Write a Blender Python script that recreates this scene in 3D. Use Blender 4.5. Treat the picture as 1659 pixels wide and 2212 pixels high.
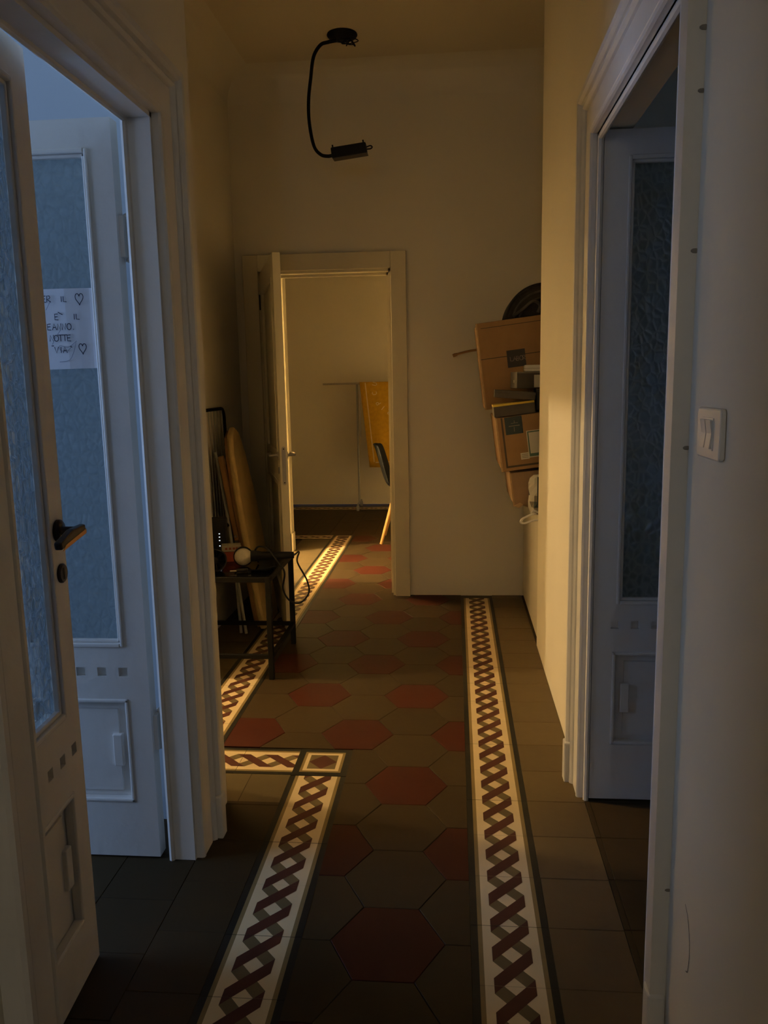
import bpy, math, random
from mathutils import Vector, Matrix
random.seed(7)
C = bpy.context.scene.collection
for o in list(bpy.data.objects): bpy.data.objects.remove(o)

# ------------------------------------------------------------------ camera
F_PX, PITCH, YAW, ROLL, CAM_H = 1737.7, 0.16301, 0.08931, -0.01898, 1.332
cam_d = bpy.data.cameras.new('camera'); cam = bpy.data.objects.new('camera', cam_d); C.objects.link(cam)
cam_d.sensor_fit = 'HORIZONTAL'; cam_d.sensor_width = 36.0; cam_d.lens = F_PX / 1659 * 36.0
cam_d.clip_start = 0.02
fw = Vector((-math.sin(YAW)*math.cos(PITCH), math.cos(YAW)*math.cos(PITCH), -math.sin(PITCH)))
rt = Vector((math.cos(YAW), math.sin(YAW), 0)); up = rt.cross(fw)
r2 = rt*math.cos(ROLL) + up*math.sin(ROLL); u2 = -rt*math.sin(ROLL) + up*math.cos(ROLL)
M = Matrix((r2, u2, -fw)).transposed().to_4x4(); M.translation = (0, 0, CAM_H)
cam.matrix_world = M
sc = bpy.context.scene; sc.camera = cam

# ------------------------------------------------------------------ world: even dusk-blue sky, seen only through the windows
w = bpy.data.worlds.new('world'); sc.world = w; w.use_nodes = True
bg = w.node_tree.nodes['Background']; bg.inputs[0].default_value = (0.37, 0.56, 1.0, 1); bg.inputs[1].default_value = 13.2
def portal(name, loc, rot, sx, sy):
    d = bpy.data.lights.new(name, 'AREA'); d.shape = 'RECTANGLE'; d.size = sx; d.size_y = sy
    d.cycles.is_portal = True
    o = bpy.data.objects.new(name, d); C.objects.link(o); o.location = loc; o.rotation_euler = rot
    return o
portal('window_portal', (-3.995, 1.42, 1.5), (0, -math.pi/2, 0), 1.6, 1.50)

portal('fill_window_portal', (0.95, -1.295, 1.15), (math.pi/2, 0, math.pi), 0.34, 0.34)  # portal of the added window in the right room

vs = sc.view_settings
vs.view_transform = 'Standard'; vs.look = 'None'; vs.gamma = 1; vs.use_curve_mapping = False; vs.exposure = 0.0
LAMP_A, LAMP_B, LAMP_FILL = 198.0, 700.0, 12.0   # warm lamps of two side rooms, added neutral fill behind the viewer
WARM = (1.0, 0.715, 0.365)

# ------------------------------------------------------------------ materials
MATS = {}
def mat(name, col, rough=0.6, var=0.08, scale=6.0, bump=0.0, bscale=60.0, metal=0.0, rnd=0.0, spec=0.4, stain=None, stain_amt=0.0, stain_scale=2.0):
    m = bpy.data.materials.new(name); m.use_nodes = True
    nt = m.node_tree; N = nt.nodes; L = nt.links; b = N['Principled BSDF']
    b.inputs['Roughness'].default_value = rough; b.inputs['Metallic'].default_value = metal
    b.inputs['Specular IOR Level'].default_value = spec
    tc = N.new('ShaderNodeTexCoord')
    nz = N.new('ShaderNodeTexNoise'); nz.inputs['Scale'].default_value = scale; nz.inputs['Detail'].default_value = 5
    L.new(tc.outputs['Object'], nz.inputs['Vector'])
    mx = N.new('ShaderNodeMix'); mx.data_type = 'RGBA'
    a = [max(0, c*(1-var*2)) for c in col]; d = [min(1, c*(1+var*2)) for c in col]
    mx.inputs[6].default_value = (*a, 1); mx.inputs[7].default_value = (*d, 1)
    L.new(nz.outputs['Fac'], mx.inputs[0]); out = mx.outputs[2]
    if stain:
        n2 = N.new('ShaderNodeTexNoise'); n2.inputs['Scale'].default_value = stain_scale; n2.inputs['Detail'].default_value = 8
        n2.inputs['Roughness'].default_value = 0.65
        L.new(tc.outputs['Object'], n2.inputs['Vector'])
        rp = N.new('ShaderNodeMapRange'); rp.inputs[1].default_value = 0.5; rp.inputs[2].default_value = 0.75; rp.inputs[4].default_value = stain_amt
        L.new(n2.outputs['Fac'], rp.inputs[0])
        m2 = N.new('ShaderNodeMix'); m2.data_type = 'RGBA'; m2.inputs[7].default_value = (*stain, 1)
        L.new(rp.outputs[0], m2.inputs[0]); L.new(out, m2.inputs[6]); out = m2.outputs[2]
    if rnd:
        oi = N.new('ShaderNodeObjectInfo'); hs = N.new('ShaderNodeHueSaturation')
        mr = N.new('ShaderNodeMapRange'); mr.inputs[3].default_value = 1-rnd; mr.inputs[4].default_value = 1+rnd
        L.new(oi.outputs['Random'], mr.inputs[0]); L.new(mr.outputs[0], hs.inputs['Value']); L.new(out, hs.inputs['Color']); out = hs.outputs[0]
    L.new(out, b.inputs['Base Color'])
    if bump:
        n3 = N.new('ShaderNodeTexNoise'); n3.inputs['Scale'].default_value = bscale; n3.inputs['Detail'].default_value = 4
        L.new(tc.outputs['Object'], n3.inputs['Vector'])
        bp = N.new('ShaderNodeBump'); bp.inputs['Strength'].default_value = bump; bp.inputs['Distance'].default_value = 0.004
        L.new(n3.outputs['Fac'], bp.inputs['Height']); L.new(bp.outputs[0], b.inputs['Normal'])
    MATS[name] = m; return m
mat('plaster', (0.85, 0.79, 0.655), 0.85, 0.03, 2.0, 0.25, 25, stain=(0.74, 0.66, 0.50), stain_amt=0.18)
mat('plaster_white', (0.86, 0.79, 0.62), 0.8, 0.03, 2.0, 0.25, 25, stain=(0.55, 0.5, 0.44), stain_amt=0.15)
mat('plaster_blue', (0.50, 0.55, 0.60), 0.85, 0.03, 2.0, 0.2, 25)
mat('ceiling_paint', (0.80, 0.72, 0.55), 0.9, 0.03, 1.5, 0.15, 20)
mat('white_paint', (0.78, 0.75, 0.70), 0.42, 0.03, 5, 0.25, 40, stain=(0.5, 0.46, 0.4), stain_amt=0.2, stain_scale=7)
mat('cream_paint', (0.78, 0.70, 0.50), 0.5, 0.03, 5, 0.2, 40)
mat('grout', (0.075, 0.065, 0.05), 0.9, 0.1, 20)
mat('tile_grey', (0.046, 0.030, 0.012), 0.6, 0.13, 5, 0.12, 30, rnd=0.12, stain=(0.032, 0.021, 0.009), stain_amt=0.5, stain_scale=4, spec=0.15)
mat('tile_red', (0.052, 0.0115, 0.005), 0.6, 0.1, 5, 0.12, 30, rnd=0.12, spec=0.15)
mat('tile_beige', (0.125, 0.088, 0.042), 0.5, 0.1, 5, 0.12, 30, rnd=0.07, stain=(0.092, 0.064, 0.031), stain_amt=0.5, stain_scale=3, spec=0.15)
mat('tile_drab', (0.115, 0.086, 0.042), 0.5, 0.1, 5, 0.12, 30, rnd=0.07, stain=(0.085, 0.062, 0.03), stain_amt=0.5, stain_scale=3, spec=0.15)
mat('tile_cream', (0.70, 0.55, 0.32), 0.5, 0.06, 9, 0.1, 30, spec=0.15)
mat('tile_maroon', (0.085, 0.030, 0.019), 0.5, 0.1, 9, 0.1, 30, spec=0.15)
mat('tile_olive', (0.16, 0.118, 0.055), 0.5, 0.1, 9, 0.1, 30, spec=0.15)
mat('tile_tan', (0.24, 0.17, 0.07), 0.5, 0.1, 9, 0.1, 30, spec=0.15)
mat('tile_black', (0.022, 0.020, 0.014), 0.5, 0.15, 9, 0.1, 30, spec=0.15)
mat('dark_bronze', (0.035, 0.028, 0.022), 0.38, 0.15, 30, metal=0.6)
mat('orange_brass', (0.55, 0.30, 0.12), 0.4, 0.1, 30, metal=0.7)
mat('steel', (0.55, 0.50, 0.42), 0.35, 0.1, 30, metal=0.9)
mat('black_metal', (0.009, 0.008, 0.007), 0.55, 0.15, 30, spec=0.15)
mat('black_plastic', (0.012, 0.012, 0.013), 0.5, 0.15, 30, spec=0.2)
mat('black_cloth', (0.035, 0.030, 0.026), 0.9, 0.3, 25, 0.6, 150)
mat('grey_cloth', (0.10, 0.09, 0.085), 0.9, 0.2, 25, 0.6, 150)
mat('cardboard', (0.36, 0.215, 0.095), 0.85, 0.08, 14, 0.2, 80)
mat('cardboard_edge', (0.50, 0.34, 0.18), 0.9, 0.1, 60)
mat('cardboard_pale', (0.40, 0.26, 0.15), 0.85, 0.08, 14, 0.2, 80)
mat('box_dark', (0.055, 0.048, 0.042), 0.55, 0.1, 14)
mat('box_slate', (0.085, 0.074, 0.058), 0.6, 0.08, 14)
mat('box_grey', (0.21, 0.19, 0.155), 0.6, 0.06, 14)
mat('yellow_card', (0.62, 0.45, 0.06), 0.6, 0.08, 14)
mat('label_white', (0.72, 0.68, 0.58), 0.6, 0.04, 14)
mat('label_green', (0.10, 0.19, 0.13), 0.6, 0.08, 14)
mat('label_teal', (0.035, 0.055, 0.055), 0.5, 0.08, 14)
mat('label_ink', (0.30, 0.26, 0.20), 0.6, 0.08, 14)
mat('tape_dark', (0.075, 0.055, 0.025), 0.35, 0.1, 14)
mat('paper', (0.80, 0.82, 0.88), 0.8, 0.02, 8, 0.2, 12)
mat('ink_blue', (0.012, 0.02, 0.05), 0.6, 0.1, 30)
mat('ink_faint', (0.33, 0.36, 0.45), 0.7, 0.1, 30)
mat('wood', (0.34, 0.18, 0.06), 0.5, 0.15, 8)
mat('wood_light', (0.62, 0.34, 0.10), 0.45, 0.12, 8)
mat('ironing_cover', (0.70, 0.50, 0.20), 0.9, 0.08, 20, 0.5, 120)
mat('grey_tube', (0.42, 0.42, 0.38), 0.45, 0.06, 30)
mat('towel_gold', (0.60, 0.34, 0.022), 0.95, 0.12, 30, 0.8, 160)
mat('towel_pale', (0.72, 0.58, 0.30), 0.95, 0.08, 30, 0.6, 160)
mat('shell_black', (0.014, 0.015, 0.015), 0.6, 0.1, 20, spec=0.15)
mat('white_plastic', (0.76, 0.74, 0.70), 0.35, 0.03, 20)
mat('cabinet_white', (0.66, 0.60, 0.48), 0.5, 0.03, 8)
mat('red_card', (0.20, 0.03, 0.015), 0.55, 0.1, 20)
mat('mesh_silver', (0.62, 0.58, 0.50), 0.35, 0.15, 40, 1.0, 700, metal=0.8)
mat('scuff', (0.10, 0.09, 0.085), 0.8, 0.2, 30)
mat('grime', (0.28, 0.25, 0.21), 0.9, 0.2, 30)
def emis(name, col, s):
    m = bpy.data.materials.new(name); m.use_nodes = True; b = m.node_tree.nodes['Principled BSDF']
    b.inputs['Base Color'].default_value = (0.8, 0.8, 0.8, 1); b.inputs['Emission Color'].default_value = (*col, 1); b.inputs['Emission Strength'].default_value = s
    MATS[name] = m
emis('led', (0.75, 0.85, 1.0), 1.2)
emis('bulb_glow', WARM, 6.0)
def glassmat(name, tint, scale, strength, transp, gloss, rough, var=0.2, zs=0.75):
    m = bpy.data.materials.new(name); m.use_nodes = True; nt = m.node_tree; N = nt.nodes; L = nt.links
    N.remove(N['Principled BSDF']); out = N['Material Output']
    tc = N.new('ShaderNodeTexCoord'); mp = N.new('ShaderNodeMapping'); L.new(tc.outputs['Object'], mp.inputs[0]); mp.inputs['Scale'].default_value = (1, 1, zs)
    v = N.new('ShaderNodeTexVoronoi'); v.inputs['Scale'].default_value = scale; v.feature = 'DISTANCE_TO_EDGE'
    L.new(mp.outputs[0], v.inputs['Vector'])
    nz = N.new('ShaderNodeTexNoise'); nz.inputs['Scale'].default_value = scale*0.5; L.new(mp.outputs[0], nz.inputs['Vector'])
    ad = N.new('ShaderNodeMath'); ad.operation = 'ADD'; sm = N.new('ShaderNodeMapRange'); sm.interpolation_type = 'SMOOTHSTEP'; sm.inputs[2].default_value = 0.28; L.new(v.outputs['Distance'], sm.inputs[0]); L.new(sm.outputs[0], ad.inputs[0]); ml = N.new('ShaderNodeMath'); ml.operation = 'MULTIPLY'; ml.inputs[1].default_value = 0.6; L.new(nz.outputs['Fac'], ml.inputs[0]); L.new(ml.outputs[0], ad.inputs[1])
    bp = N.new('ShaderNodeBump'); bp.inputs['Strength'].default_value = strength; bp.inputs['Distance'].default_value = 0.012; L.new(ad.outputs[0], bp.inputs['Height'])
    tl = N.new('ShaderNodeBsdfTranslucent'); tl.inputs[0].default_value = (*tint, 1); L.new(bp.outputs[0], tl.inputs['Normal'])
    df = N.new('ShaderNodeBsdfDiffuse'); df.inputs[0].default_value = (*[c*0.9 for c in tint], 1); L.new(bp.outputs[0], df.inputs['Normal'])
    gl = N.new('ShaderNodeBsdfGlossy'); gl.inputs['Roughness'].default_value = rough; gl.inputs[0].default_value = (0.9, 0.95, 1, 1); L.new(bp.outputs[0], gl.inputs['Normal'])
    m1 = N.new('ShaderNodeMixShader'); m1.inputs[0].default_value = 0.45; L.new(tl.outputs[0], m1.inputs[1]); L.new(df.outputs[0], m1.inputs[2])
    tp = N.new('ShaderNodeBsdfTransparent'); tp.inputs[0].default_value = (0.86, 0.90, 0.90, 1)
    mr = N.new('ShaderNodeMapRange'); mr.inputs[1].default_value = 0.0; mr.inputs[2].default_value = 0.30; mr.inputs[3].default_value = transp*(1-var*1.2); mr.inputs[4].default_value = min(1, transp*(1+var)); L.new(v.outputs['Distance'], mr.inputs[0])
    m2 = N.new('ShaderNodeMixShader'); L.new(mr.outputs[0], m2.inputs[0]); L.new(m1.outputs[0], m2.inputs[1]); L.new(tp.outputs[0], m2.inputs[2])
    m3 = N.new('ShaderNodeMixShader'); m3.inputs[0].default_value = gloss; L.new(m2.outputs[0], m3.inputs[1]); L.new(gl.outputs[0], m3.inputs[2])
    L.new(m3.outputs[0], out.inputs[0]); MATS[name] = m
glassmat('textured_glass', (0.50, 0.57, 0.58), 46, 0.16, 0.58, 0.05, 0.32)
glassmat('hammered_glass', (0.30, 0.35, 0.38), 64, 0.9, 0.84, 0.10, 0.2, var=0.42, zs=0.5)
def clear(name, tint, alpha):
    m = bpy.data.materials.new(name); m.use_nodes = True; nt = m.node_tree; N = nt.nodes; L = nt.links
    N.remove(N['Principled BSDF']); tr = N.new('ShaderNodeBsdfTransparent'); tr.inputs[0].default_value = (*tint, 1)
    gl = N.new('ShaderNodeBsdfGlossy'); gl.inputs['Roughness'].default_value = 0.08
    fr = N.new('ShaderNodeFresnel'); fr.inputs[0].default_value = 1.45
    mx = N.new('ShaderNodeMixShader'); L.new(fr.outputs[0], mx.inputs[0]); L.new(tr.outputs[0], mx.inputs[1]); L.new(gl.outputs[0], mx.inputs[2])
    L.new(mx.outputs[0], N['Material Output'].inputs[0]); MATS[name] = m
clear('clear_glass', (0.80, 0.84, 0.80), 0.2)
clear('clear_film', (0.85, 0.85, 0.85), 0.2)
clear('window_glass', (0.97, 0.98, 0.98), 0.1)

# ------------------------------------------------------------------ mesh helpers
class MB:
    def __init__(s): s.v = []; s.f = []; s.m = []; s.k = 0
    def add(s, vs, fs, k=None):
        n = len(s.v); s.v += [tuple(p) for p in vs]; s.f += [tuple(i+n for i in f) for f in fs]; s.m += [s.k if k is None else k]*len(fs); return s
    def box(s, x0, x1, y0, y1, z0, z1, k=None):
        x0, x1 = sorted((x0, x1)); y0, y1 = sorted((y0, y1)); z0, z1 = sorted((z0, z1))
        return s.add([(x0,y0,z0),(x1,y0,z0),(x1,y1,z0),(x0,y1,z0),(x0,y0,z1),(x1,y0,z1),(x1,y1,z1),(x0,y1,z1)],
              [(0,3,2,1),(4,5,6,7),(0,1,5,4),(1,2,6,5),(2,3,7,6),(3,0,4,7)], k)
    def prism(s, poly, ax, d0, d1, k=None):
        n = len(poly)
        def P(a, b, d): return {'x': (d, a, b), 'y': (a, d, b), 'z': (a, b, d)}[ax]
        vs = [P(a, b, d0) for a, b in poly] + [P(a, b, d1) for a, b in poly]
        fs = [tuple(range(n))[::-1], tuple(range(n, 2*n))] + [(i, (i+1) % n, n+(i+1) % n, n+i) for i in range(n)]
        return s.add(vs, fs, k)
    def tube(s, pts, r, seg=8, k=None, closed=False):
        pts = [Vector(p) for p in pts]; n = len(pts); vs = []; fs = []
        rs = r if isinstance(r, (list, tuple)) else [r]*n
        nrm = None
        for i, p in enumerate(pts):
            a = pts[(i-1) % n] if (i or closed) else p; b = pts[(i+1) % n] if (i < n-1 or closed) else p
            t = (b-a).normalized()
            if nrm is None:
                h = Vector((0, 0, 1)) if abs(t.z) < 0.9 else Vector((1, 0, 0)); nrm = t.cross(h).normalized()
            nrm = (nrm - t*nrm.dot(t)).normalized(); bn = t.cross(nrm)
            for j in range(seg):
                q = 2*math.pi*j/seg; vs.append(p + (nrm*math.cos(q) + bn*math.sin(q))*rs[i])
        for i in range(n if closed else n-1):
            for j in range(seg):
                i2 = (i+1) % n; fs.append((i*seg+j, i*seg+(j+1) % seg, i2*seg+(j+1) % seg, i2*seg+j))
        if not closed: fs += [tuple(range(seg))[::-1], tuple(range((n-1)*seg, n*seg))]
        return s.add(vs, fs, k)
    def lathe(s, prof, c, ax='z', seg=20, k=None):
        c = Vector(c); A = {'x': Vector((1,0,0)), 'y': Vector((0,1,0)), 'z': Vector((0,0,1))}[ax] if isinstance(ax, str) else Vector(ax).normalized()
        h = Vector((0,0,1)) if abs(A.z) < 0.9 else Vector((1,0,0)); U = A.cross(h).normalized(); W = A.cross(U)
        vs = []; fs = []; n = len(prof)
        for r, d in prof:
            for j in range(seg):
                q = 2*math.pi*j/seg; vs.append(c + A*d + (U*math.cos(q) + W*math.sin(q))*max(r, 1e-5))
        for i in range(n-1):
            for j in range(seg): fs.append((i*seg+j, i*seg+(j+1) % seg, (i+1)*seg+(j+1) % seg, (i+1)*seg+j))
        fs += [tuple(range(seg))[::-1], tuple(range((n-1)*seg, n*seg))]
        return s.add(vs, fs, k)
    def ribbon(s, pts, wd, nrm, k=None, lift=0.0004):
        # flat pen stroke on a plane with normal nrm
        nrm = Vector(nrm).normalized(); pts = [Vector(p) + nrm*lift for p in pts]; n = len(pts); vs = []; fs = []
        for i, p in enumerate(pts):
            t = (pts[min(i+1, n-1)] - pts[max(i-1, 0)]).normalized(); sd = nrm.cross(t)*wd/2
            vs += [p+sd, p-sd]
        for i in range(n-1): fs.append((2*i, 2*i+1, 2*i+3, 2*i+2))
        return s.add(vs, fs, k)
    def move(s, d): s.v = [(a+d[0], b+d[1], c+d[2]) for a, b, c in s.v]; return s
    def xf(s, Mx): s.v = [tuple(Mx @ Vector(p)) for p in s.v]; return s
    def build(s, name, mats, parent=None, bevel=0.0, smooth=False):
        me = bpy.data.meshes.new(name)
        o = None; off = Vector((0, 0, 0))
        me.from_pydata(s.v, [], s.f); 
        for m in ([mats] if isinstance(mats, str) else mats): me.materials.append(MATS[m])
        for p, k in zip(me.polygons, s.m): p.material_index = k; p.use_smooth = smooth
        import bmesh
        b = bmesh.new(); b.from_mesh(me); bmesh.ops.recalc_face_normals(b, faces=b.faces); b.to_mesh(me); b.free()
        o = bpy.data.objects.new(name, me); C.objects.link(o)
        if parent is not None:
            o.parent = parent
            root = parent
            while root.parent: root = root.parent
            if root.get('_w'): me.transform(Matrix.Translation(-Vector(root.location)))
        if bevel:
            md = o.modifiers.new('bevel', 'BEVEL'); md.width = bevel; md.segments = 2; md.limit_method = 'ANGLE'
        if smooth:
            try: me.set_sharp_from_angle(angle=math.radians(40))
            except Exception: pass
        return o
def thing(name, label, cat, loc=(0,0,0), rz=0.0, group=None, world=True, kind=None):
    o = bpy.data.objects.new(name, None); C.objects.link(o); o.location = loc; o.rotation_euler = (0, 0, rz)
    o.empty_display_size = 0.05
    o['label'] = label; o['category'] = cat
    if group: o['group'] = group
    if kind: o['kind'] = kind
    if world: o['_w'] = 1      # parts of this thing are given in world coordinates
    return o
def tag(o, label, cat, group=None, kind=None):
    o['label'] = label; o['category'] = cat
    if group: o['group'] = group
    if kind: o['kind'] = kind
    return o
def struct(o, label, cat): return tag(o, label, cat, kind='structure')
def arc(cx, cy, r, a0, a1, n): return [(cx+r*math.cos(math.radians(a0+(a1-a0)*i/n)), cy+r*math.sin(math.radians(a0+(a1-a0)*i/n))) for i in range(n+1)]
def smoothpath(pts, n=8):
    P = [Vector(p) for p in pts]; P = [P[0]*2-P[1]] + P + [P[-1]*2-P[-2]]; out = []
    for i in range(1, len(P)-2):
        a, b, c, d = P[i-1:i+3]
        for j in range(n):
            t = j/n; out.append(0.5*((2*b)+(c-a)*t+(2*a-5*b+4*c-d)*t*t+(3*b-a-3*c+d)*t**3))
    return out + [P[-2]]
def clip(poly, xa, xb, ya, yb):
    for ax, lim, sg in ((0, xa, 1), (0, xb, -1), (1, ya, 1), (1, yb, -1)):
        out = []; n = len(poly)
        for i in range(n):
            p, q = poly[i], poly[(i+1) % n]; dp = sg*(p[ax]-lim); dq = sg*(q[ax]-lim)
            if dp >= 0: out.append(p)
            if (dp > 0 > dq) or (dp < 0 < dq):
                t = dp/(dp-dq); out.append((p[0]+(q[0]-p[0])*t, p[1]+(q[1]-p[1])*t))
        poly = out
        if not poly: return []
    return poly

# ------------------------------------------------------------------ the shell
CEIL = 3.07
XL, XR = -0.735, 0.405             # corridor walls
XW = -1.30                         # left wall of the wider part
YF = 4.87                          # wall with the far door
fl = struct(MB().box(-4.1, 3.1, -4.2, 8.75, -0.12, -0.006).build('floor', 'grout'), 'old cement tile floor with red and grey hexagons and braided borders', 'floor')
struct(MB().box(-4.1, 3.1, -4.2, 8.75, CEIL, CEIL+0.1).build('ceiling', 'ceiling_paint'), 'dim plain ceiling of the hallway', 'ceiling')
def wall(name, label, boxes, m='plaster'):
    b = MB()
    for q in boxes: b.box(*q)
    return struct(b.build(name, m), label, 'wall')
LD0, LD1, LDH = 1.235, 2.04, 1.985     # left double door opening
RD0, RD1, RDH = 1.575, 2.432, 2.0      # right double door opening
wl = wall('wall_left', 'left hallway wall holding the white double door frame',
     [(XL-.07, XL, -4.0, LD0, 0, CEIL), (XL-.07, XL, LD0, LD1, LDH, CEIL), (XL-.07, XL, LD1, 2.25, 0, CEIL)])
wr = wall('wall_right', 'right hallway wall with light switch and yellow lamplight',
     [(XR, XR+.095, -4.0, RD0, 0, CEIL), (XR, XR+.095, RD0, RD1+.036, RDH+.012, CEIL), (XR, XR+.095, RD1+.036, 3.93, 0, CEIL)])
wall('wall_return', 'short wall where the hallway widens to the left', [(-4.0, XL, 2.25, 2.35, 0, CEIL)])
A0, A1 = 2.60, 3.40                    # doorway to the first lamp-lit room
B0, B1 = 5.19, 6.15                    # doorway to the second lamp-lit room
wall('wall_alcove_left', 'left wall of the wider hallway behind the clutter',
     [(XW-.1, XW, 2.35, A0, 0, CEIL), (XW-.1, XW, A0, A1, 2.0, CEIL), (XW-.1, XW, A1, 5.03, 0, CEIL)])
wall('wall_passage_left', 'lamp-lit wall edge seen through the far door opening',
     [(XW-.1, XW, 5.03, B0, 0, CEIL), (XW-.1, XW, B0, B1, 2.12, CEIL), (XW-.1, XW, B1, 6.27, 0, CEIL)])
wall('wall_far', 'plain wall at the end of the hallway holding the far door',
     [(XW, -1.157, YF, YF+.16, 0, CEIL), (-1.157, -.37, YF, YF+.16, 1.975, CEIL), (-.37, 0.9, YF, YF+.16, 0, CEIL)])
wall('wall_niche', 'recess wall behind the stacked cardboard boxes', [(0.80, 0.9, 3.93, YF, 0, CEIL), (XR+.095, 0.9, 3.85, 3.93, 0, CEIL)])
wall('wall_back', 'back wall of the far room beyond the open door', [(-2.6, 1.1, 8.6, 8.7, 0, CEIL)], 'plaster_white')
wall('wall_back_side', 'side walls of the far room', [(-2.6, -2.5, 6.35, 8.6, 0, CEIL), (1.0, 1.1, 5.03, 8.6, 0, CEIL), (0.9, 1.0, YF, 5.03, 0, CEIL)], 'plaster_white')
wall('wall_lamp_rooms', 'partition walls of the two lamp-lit side rooms', [(-4.0, XW-.1, 4.8, 4.9, 0, CEIL), (-4.0, XW-.1, 6.27, 6.35, 0, CEIL), (-4.1, -4.0, 2.25, 6.35, 0, CEIL)])
WN = (0.67, 2.17, 0.70, 2.30)         # window in the left room: y0,y1,z0,z1
wall('wall_blue_room', 'outer walls of the bluish room behind the left door',
     [(-4.1, -4.0, -1.4, WN[0], 0, CEIL), (-4.1, -4.0, WN[1], 2.25, 0, CEIL), (-4.1, -4.0, WN[0], WN[1], 0, WN[2]), (-4.1, -4.0, WN[0], WN[1], WN[3], CEIL), (-4.0, XL-.07, -1.4, -1.3, 0, CEIL)], 'plaster_blue')
WR = (0.78, 1.12, 0.98, 1.32)  # opening for the added window in the right room
wall('wall_right_room', 'walls of the dark room behind the right door',
     [(3.0, 3.1, -1.4, 2.85, 0, CEIL),
      (XR+.095, WR[0], -1.4, -1.3, 0, CEIL), (WR[1], 3.0, -1.4, -1.3, 0, CEIL), (WR[0], WR[1], -1.4, -1.3, 0, WR[2]), (WR[0], WR[1], -1.4, -1.3, WR[3], CEIL), (XR+.095, 3.0, 2.75, 2.85, 0, CEIL)], 'plaster')
wall('wall_behind', 'end wall of the hallway behind the viewer', [(XL-.07, XR+.095, -4.1, -4.0, 0, CEIL)])
wall('wall_blue_partition', 'bluish partition wall above the open left door leaf', [(-4.0, XL-.07, 2.235, 2.25, 0, CEIL)], 'plaster_blue')
# window of the left room that brings in the dusk
def window(name, label, x, y0, y1, z0, z1):
    t = thing(name, label, 'window', (x, (y0+y1)/2, z0), kind='structure')
    b = MB()
    for q in ((y0, y0+.05, z0, z1), (y1-.05, y1, z0, z1), (y0, y1, z0, z0+.05), (y0, y1, z1-.05, z1)): b.box(x-.03, x+.03, *q)
    b.box(x-.03, x+.03, (y0+y1)/2-.03, (y0+y1)/2+.03, z0, z1)
    b.build('window_frame', 'white_paint', t)
    MB().box(x-.003, x+.003, y0+.05, (y0+y1)/2-.03, z0+.05, z1-.05).build('pane', 'window_glass', t)
    MB().box(x-.003, x+.003, (y0+y1)/2+.03, y1-.05, z0+.05, z1-.05).build('pane', 'window_glass', t)
window('window_1', 'dusk window of the room behind the left door', -4.05, *WN)
wd = thing('fill_window', 'small added dusk window lighting the right door leaf', 'window', (.95, -1.35, WR[2]), kind='structure')  # unseen window, added to light the right door leaf from the front
b = MB()
for q in ((WR[0], WR[0]+.04, WR[2], WR[3]), (WR[1]-.04, WR[1], WR[2], WR[3]), (WR[0], WR[1], WR[2], WR[2]+.04), (WR[0], WR[1], WR[3]-.04, WR[3])): b.box(q[0], q[1], -1.38, -1.32, q[2], q[3])
b.build('window_frame', 'white_paint', wd)
MB().box(WR[0]+.04, WR[1]-.04, -1.353, -1.347, WR[2]+.04, WR[3]-.04).build('pane', 'window_glass', wd)

# plaster cove between ceiling and the walls of the wider hallway
def cove(pts_fn, n=8, r=.16):
    b = MB(); vs = []; fs = []
    prof = [(r-r*math.sin(math.pi/2*i/n), r-r*math.cos(math.pi/2*i/n)) for i in range(n+1)]
    for d, z in prof:
        for p in pts_fn(d): vs.append((p[0], p[1], CEIL-z))
    k = len(pts_fn(0))
    for i in range(n):
        for j in range(k-1): fs.append((i*k+j, i*k+j+1, (i+1)*k+j+1, (i+1)*k+j))
    return b.add(vs, fs)
struct(cove(lambda d: [(XW+d, 2.35), (XW+d, YF-d), (.80, YF-d)]).build('trim_6', 'plaster', smooth=True), 'curved plaster cove under the hallway ceiling', 'cove')

# ------------------------------------------------------------------ floor tiles
T = 0.0025
def tile_child(name, me):
    o = bpy.data.objects.new(name, me); C.objects.link(o); o.parent = fl; return o
def poly_tile(name, poly, m, key=None, cache={}):
    cx = sum(p[0] for p in poly)/len(poly); cy = sum(p[1] for p in poly)/len(poly)
    if key is None or key not in cache:
        b = MB(); n = len(poly); g = 0.0009; bv = 0.0015
        loc = [(p[0]-cx, p[1]-cy) for p in poly]
        def sh(d): return [(x*(1-d/max(0.02, math.hypot(x, y))), y*(1-d/max(0.02, math.hypot(x, y)))) for x, y in loc]
        A, B, D = sh(g), sh(g), sh(g+bv)
        vs = [(x, y, -0.006) for x, y in A] + [(x, y, T-0.0012) for x, y in B] + [(x, y, T) for x, y in D]
        fs = [tuple(range(2*n, 3*n))]
        for i in range(n):
            j = (i+1) % n; fs += [(i, j, n+j, n+i), (n+i, n+j, 2*n+j, 2*n+i)]
        b.add(vs, fs); o = b.build(name, m); me = o.data; o.parent = fl
        if key is not None: cache[key] = me
    else: o = tile_child(name, cache[key])
    o.location = (cx, cy, random.uniform(-0.0005, 0.0004)); return o
SRX, SLX, SDX, SW = 0.033, -0.564, -1.055, 0.190     # left edges of the long borders and their width
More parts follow.
